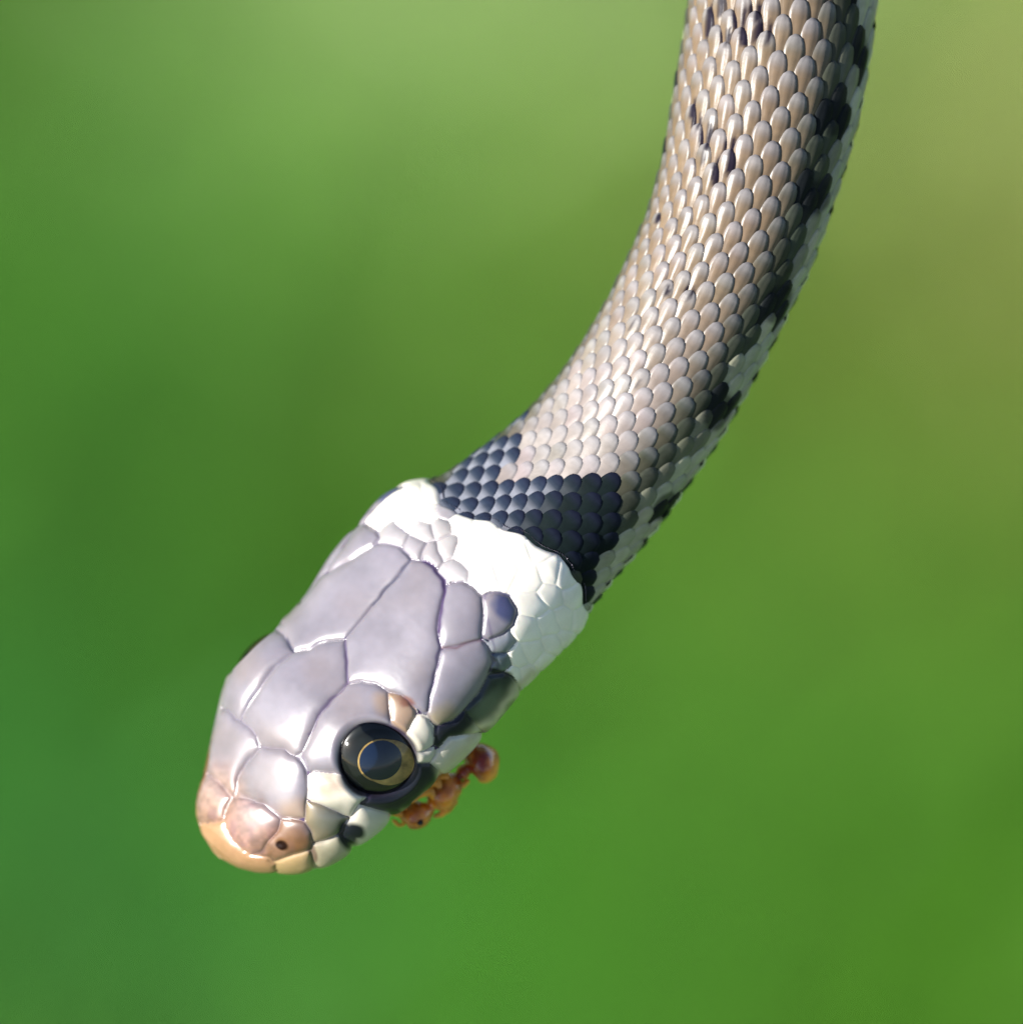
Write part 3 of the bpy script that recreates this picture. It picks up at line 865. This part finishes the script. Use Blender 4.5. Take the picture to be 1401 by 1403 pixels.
def revolve(prof, frame, seg=64):
    """prof: list of (radius, height); frame: origin, x, y, axis in photo-pixel units"""
    o, ex, ey, ez = frame
    a = np.linspace(0, 2 * np.pi, seg, endpoint=False)
    pr = np.array(prof, float)
    P = o + pr[:, 0, None, None] * (np.cos(a)[None, :, None] * ex + np.sin(a)[None, :, None] * ey) + pr[:, 1, None, None] * ez
    n = len(pr)
    i = np.arange(n - 1)[:, None] * seg + np.arange(seg)[None]; j = np.arange(n - 1)[:, None] * seg + ((np.arange(seg) + 1) % seg)[None]
    F = np.stack([i, j, j + seg, i + seg], -1).reshape(-1, 4)
    return P.reshape(-1, 3), F

for p, n in EYES:
    fw = np.array([surf(et - 5, ea)[k] - surf(et, ea)[k] for k in range(3)])
    ex = fw - (fw @ n) * n; ex /= np.linalg.norm(ex); ey = np.cross(n, ex)
    R = 74.0
    cen = p - n * (R - 13 + (0 if p is EYES[0][0] else 9))
    fr_ = (cen, ex, ey, n)
    prof = [(.01, 47), (20, 47.6), (44, 48.2), (49, 47), (53, 43.5), (58, 36), (64, 24), (70, 8)]
    P, F = revolve(prof, fr_)
    eye = link('eye', mesh_np('eye', SW(P), F, mat=dark_m), snake)
    # golden iris: a thin ring that widens towards the lower rear
    sg = 1 if p is EYES[0][0] else -1
    vent = surf(et, ea * sg + .03 * sg) - surf(et, ea * sg); vent /= np.linalg.norm(vent)
    gd = .50 * -ex + .86 * vent; gd -= (gd @ n) * n; gd /= np.linalg.norm(gd); g2 = np.cross(n, gd)
    aa = np.linspace(0, 2 * np.pi, 72, endpoint=False)
    rin, rout = 29.0 + 0 * aa, 31.8 + 15 * np.maximum(0, np.cos(aa)) ** 1.3
    kk = np.linspace(0, 1, 6)[:, None]
    rr = rin * (1 - kk) + rout * kk
    zz = 49.3 + (rr - 29) * .12                      # a shallow bowl, as irises are
    off = gd * 4.5
    P = cen + off + (rr * np.cos(aa))[..., None] * gd + (rr * np.sin(aa))[..., None] * g2 + zz[..., None] * n
    i_ = np.arange(5)[:, None] * 72 + np.arange(72)[None]; j_ = np.arange(5)[:, None] * 72 + ((np.arange(72) + 1) % 72)[None]
    link('iris', mesh_np('iris', SW(P.reshape(-1, 3)), np.stack([i_, j_, j_ + 72, i_ + 72], -1).reshape(-1, 4), mat=gold_m), eye)
    P, F = revolve([(max(r_, .05), 51.5 - r_ * r_ * .0025) for r_ in np.linspace(0, 29.6, 12)], (cen + off, ex, ey, n))
    link('pupil', mesh_np('pupil', SW(P), F, mat=pupil_m), eye)
    P, F = revolve([(max(R * math.sin(a), .01), R * math.cos(a) - 2.5) for a in np.linspace(0, 1.2, 24)], fr_)
    link('cornea', mesh_np('cornea', SW(P), F, mat=cornea_m), eye)

# ------------------------------------------------------------------ the ant on the jaw
amber_m = bpy.data.materials.new('amber ant shell'); amber_m.use_nodes = True
N, L = amber_m.node_tree.nodes, amber_m.node_tree.links
b = N['Principled BSDF']
tc = N.new('ShaderNodeTexCoord'); nz = N.new('ShaderNodeTexNoise'); nz.inputs['Scale'].default_value = 26; nz.inputs['Detail'].default_value = 5
r = N.new('ShaderNodeValToRGB')
r.color_ramp.elements[0].position = .40; r.color_ramp.elements[0].color = (.26, .022, .003, 1)
r.color_ramp.elements[1].position = .66; r.color_ramp.elements[1].color = (1.0, .36, .03, 1)
L.new(tc.outputs['Object'], nz.inputs[0]); L.new(nz.outputs[0], r.inputs[0]); L.new(r.outputs[0], b.inputs['Base Color'])
b.inputs['Roughness'].default_value = .14; b.inputs['Transmission Weight'].default_value = .12; b.inputs['Subsurface Weight'].default_value = .8
b.inputs['Subsurface Radius'].default_value = (1, .4, .1); b.inputs['Subsurface Scale'].default_value = .03
b.inputs['Coat Weight'].default_value = .4
eye_m = simple('ant eye', (.01, .006, .005), .2)
leg_m = simple('ant leg', (.85, .33, .04), .3, noise=.3, nscale=40)

ant = bpy.data.objects.new('ant', None); COL.objects.link(ant)
ant['label'] = 'small amber red ant clinging under the jaw of the snake below its eye'
ant['category'] = 'ant'
AZ = -30.0
A0 = W(loc(np.array([605.0, 1085.0, AZ]))); ant.location = tuple(A0)
def AW(P): return W(loc(np.asarray(P, float))) - A0

def skin_tube(name, pts, mat, parent, sub=2, seg=14, blend=0):
    """one continuous tapering surface through (x, y, dz, radius) stations"""
    P = catmull(np.array(pts, float), 10)
    c0 = P[:, :3].copy(); c0[:, 2] += AZ; rr = np.maximum(P[:, 3], .15)
    T = np.gradient(c0, axis=0); T /= np.linalg.norm(T, axis=1, keepdims=True) + 1e-9
    up = np.array([.1, .2, 1.0]); U = np.cross(T, up); U /= np.linalg.norm(U, axis=1, keepdims=True); Vv = np.cross(T, U)
    a = np.linspace(0, 2 * np.pi, seg, endpoint=False)
    Q = c0[:, None] + rr[:, None, None] * (np.cos(a)[None, :, None] * U[:, None] + np.sin(a)[None, :, None] * Vv[:, None])
    n = len(c0)
    i = np.arange(n - 1)[:, None] * seg + np.arange(seg)[None]; j = np.arange(n - 1)[:, None] * seg + ((np.arange(seg) + 1) % seg)[None]
    return link(name, mesh_np(name, AW(Q.reshape(-1, 3)), np.stack([i, j, j + seg, i + seg], -1).reshape(-1, 4), mat=mat), parent)

skin_tube('body', [(547, 1123, 0, .4), (549, 1122, 0, 7), (556, 1119, 1, 15), (567, 1118, 2, 20), (579, 1113, 2, 18), (587, 1108, 2, 10),
                   (591, 1104, 2, 9), (596, 1099, 1, 20), (604, 1090, 0, 24), (612, 1080, 0, 21), (619, 1073, 0, 19), (625, 1067, 0, 12), (628, 1064, 0, 7),
                   (632, 1061, 0, 10.5), (636, 1057, 0, 10), (640, 1054, 0, 9), (645, 1051, 0, 21), (652, 1048, 0, 28.5), (661, 1044, 0, 29.5),
                   (671, 1038, 0, 23), (680, 1033, 0, 9), (682, 1032, 0, .3)], amber_m, ant, seg=28)
for dx, dz in ((0, 16.5), (4, -16)):
    a = [(573 + dx, 1130, dz, .2), (574 + dx, 1129, dz + 1, 3.8), (577 + dx, 1126, dz + 1, 4.2), (579 + dx, 1125, dz, .2)]
    skin_tube('eye', a, eye_m, ant, seg=12)
LEGS = [
 [(598, 1094, 14, 6), (588, 1084, 20, 6.5), (574, 1090, 23, 4.5), (562, 1100, 26, 2.6)],
 [(606, 1086, 14, 6), (598, 1072, 18, 6), (582, 1078, 20, 4), (570, 1086, 23, 2.4)],
 [(616, 1076, 10, 5), (610, 1064, 14, 5), (598, 1066, 16, 3)],
 [(602, 1100, 2, 6), (612, 1109, 2, 6.5), (604, 1117, -2, 4), (594, 1120, -4, 2.4)],
 [(612, 1090, 4, 6), (621, 1099, 3, 6), (614, 1112, 0, 3.6)],
 [(622, 1078, 0, 5), (634, 1076, -2, 5), (642, 1070, -4, 3)]]
def jointed(L):
    L = np.array(L, float); out = [L[0]]
    for a, b in zip(L[:-1], L[1:]): out += [a + (b - a) * .25, a + (b - a) * .5, a + (b - a) * .75, b]
    return out
LEGS = [jointed(l) for l in LEGS]
for lg in LEGS: skin_tube('leg', lg, leg_m, ant, seg=12)
for an in ([(558, 1110, 12, 2.6), (550, 1104, 18, 2.4), (544, 1108, 20, 2.6), (539, 1106, 20, .3)],
           [(556, 1128, -4, 2.6), (547, 1132, -2, 2.4), (541, 1127, 0, 2.8), (536, 1124, 2, .3)]):
    skin_tube('antenna', an, leg_m, ant, seg=8)
skin_tube('mandible', [(553, 1118, 8, 4), (545, 1114, 10, 6.5), (538, 1114, 9, 5), (534, 1118, 6, .8)], leg_m, ant, seg=10)
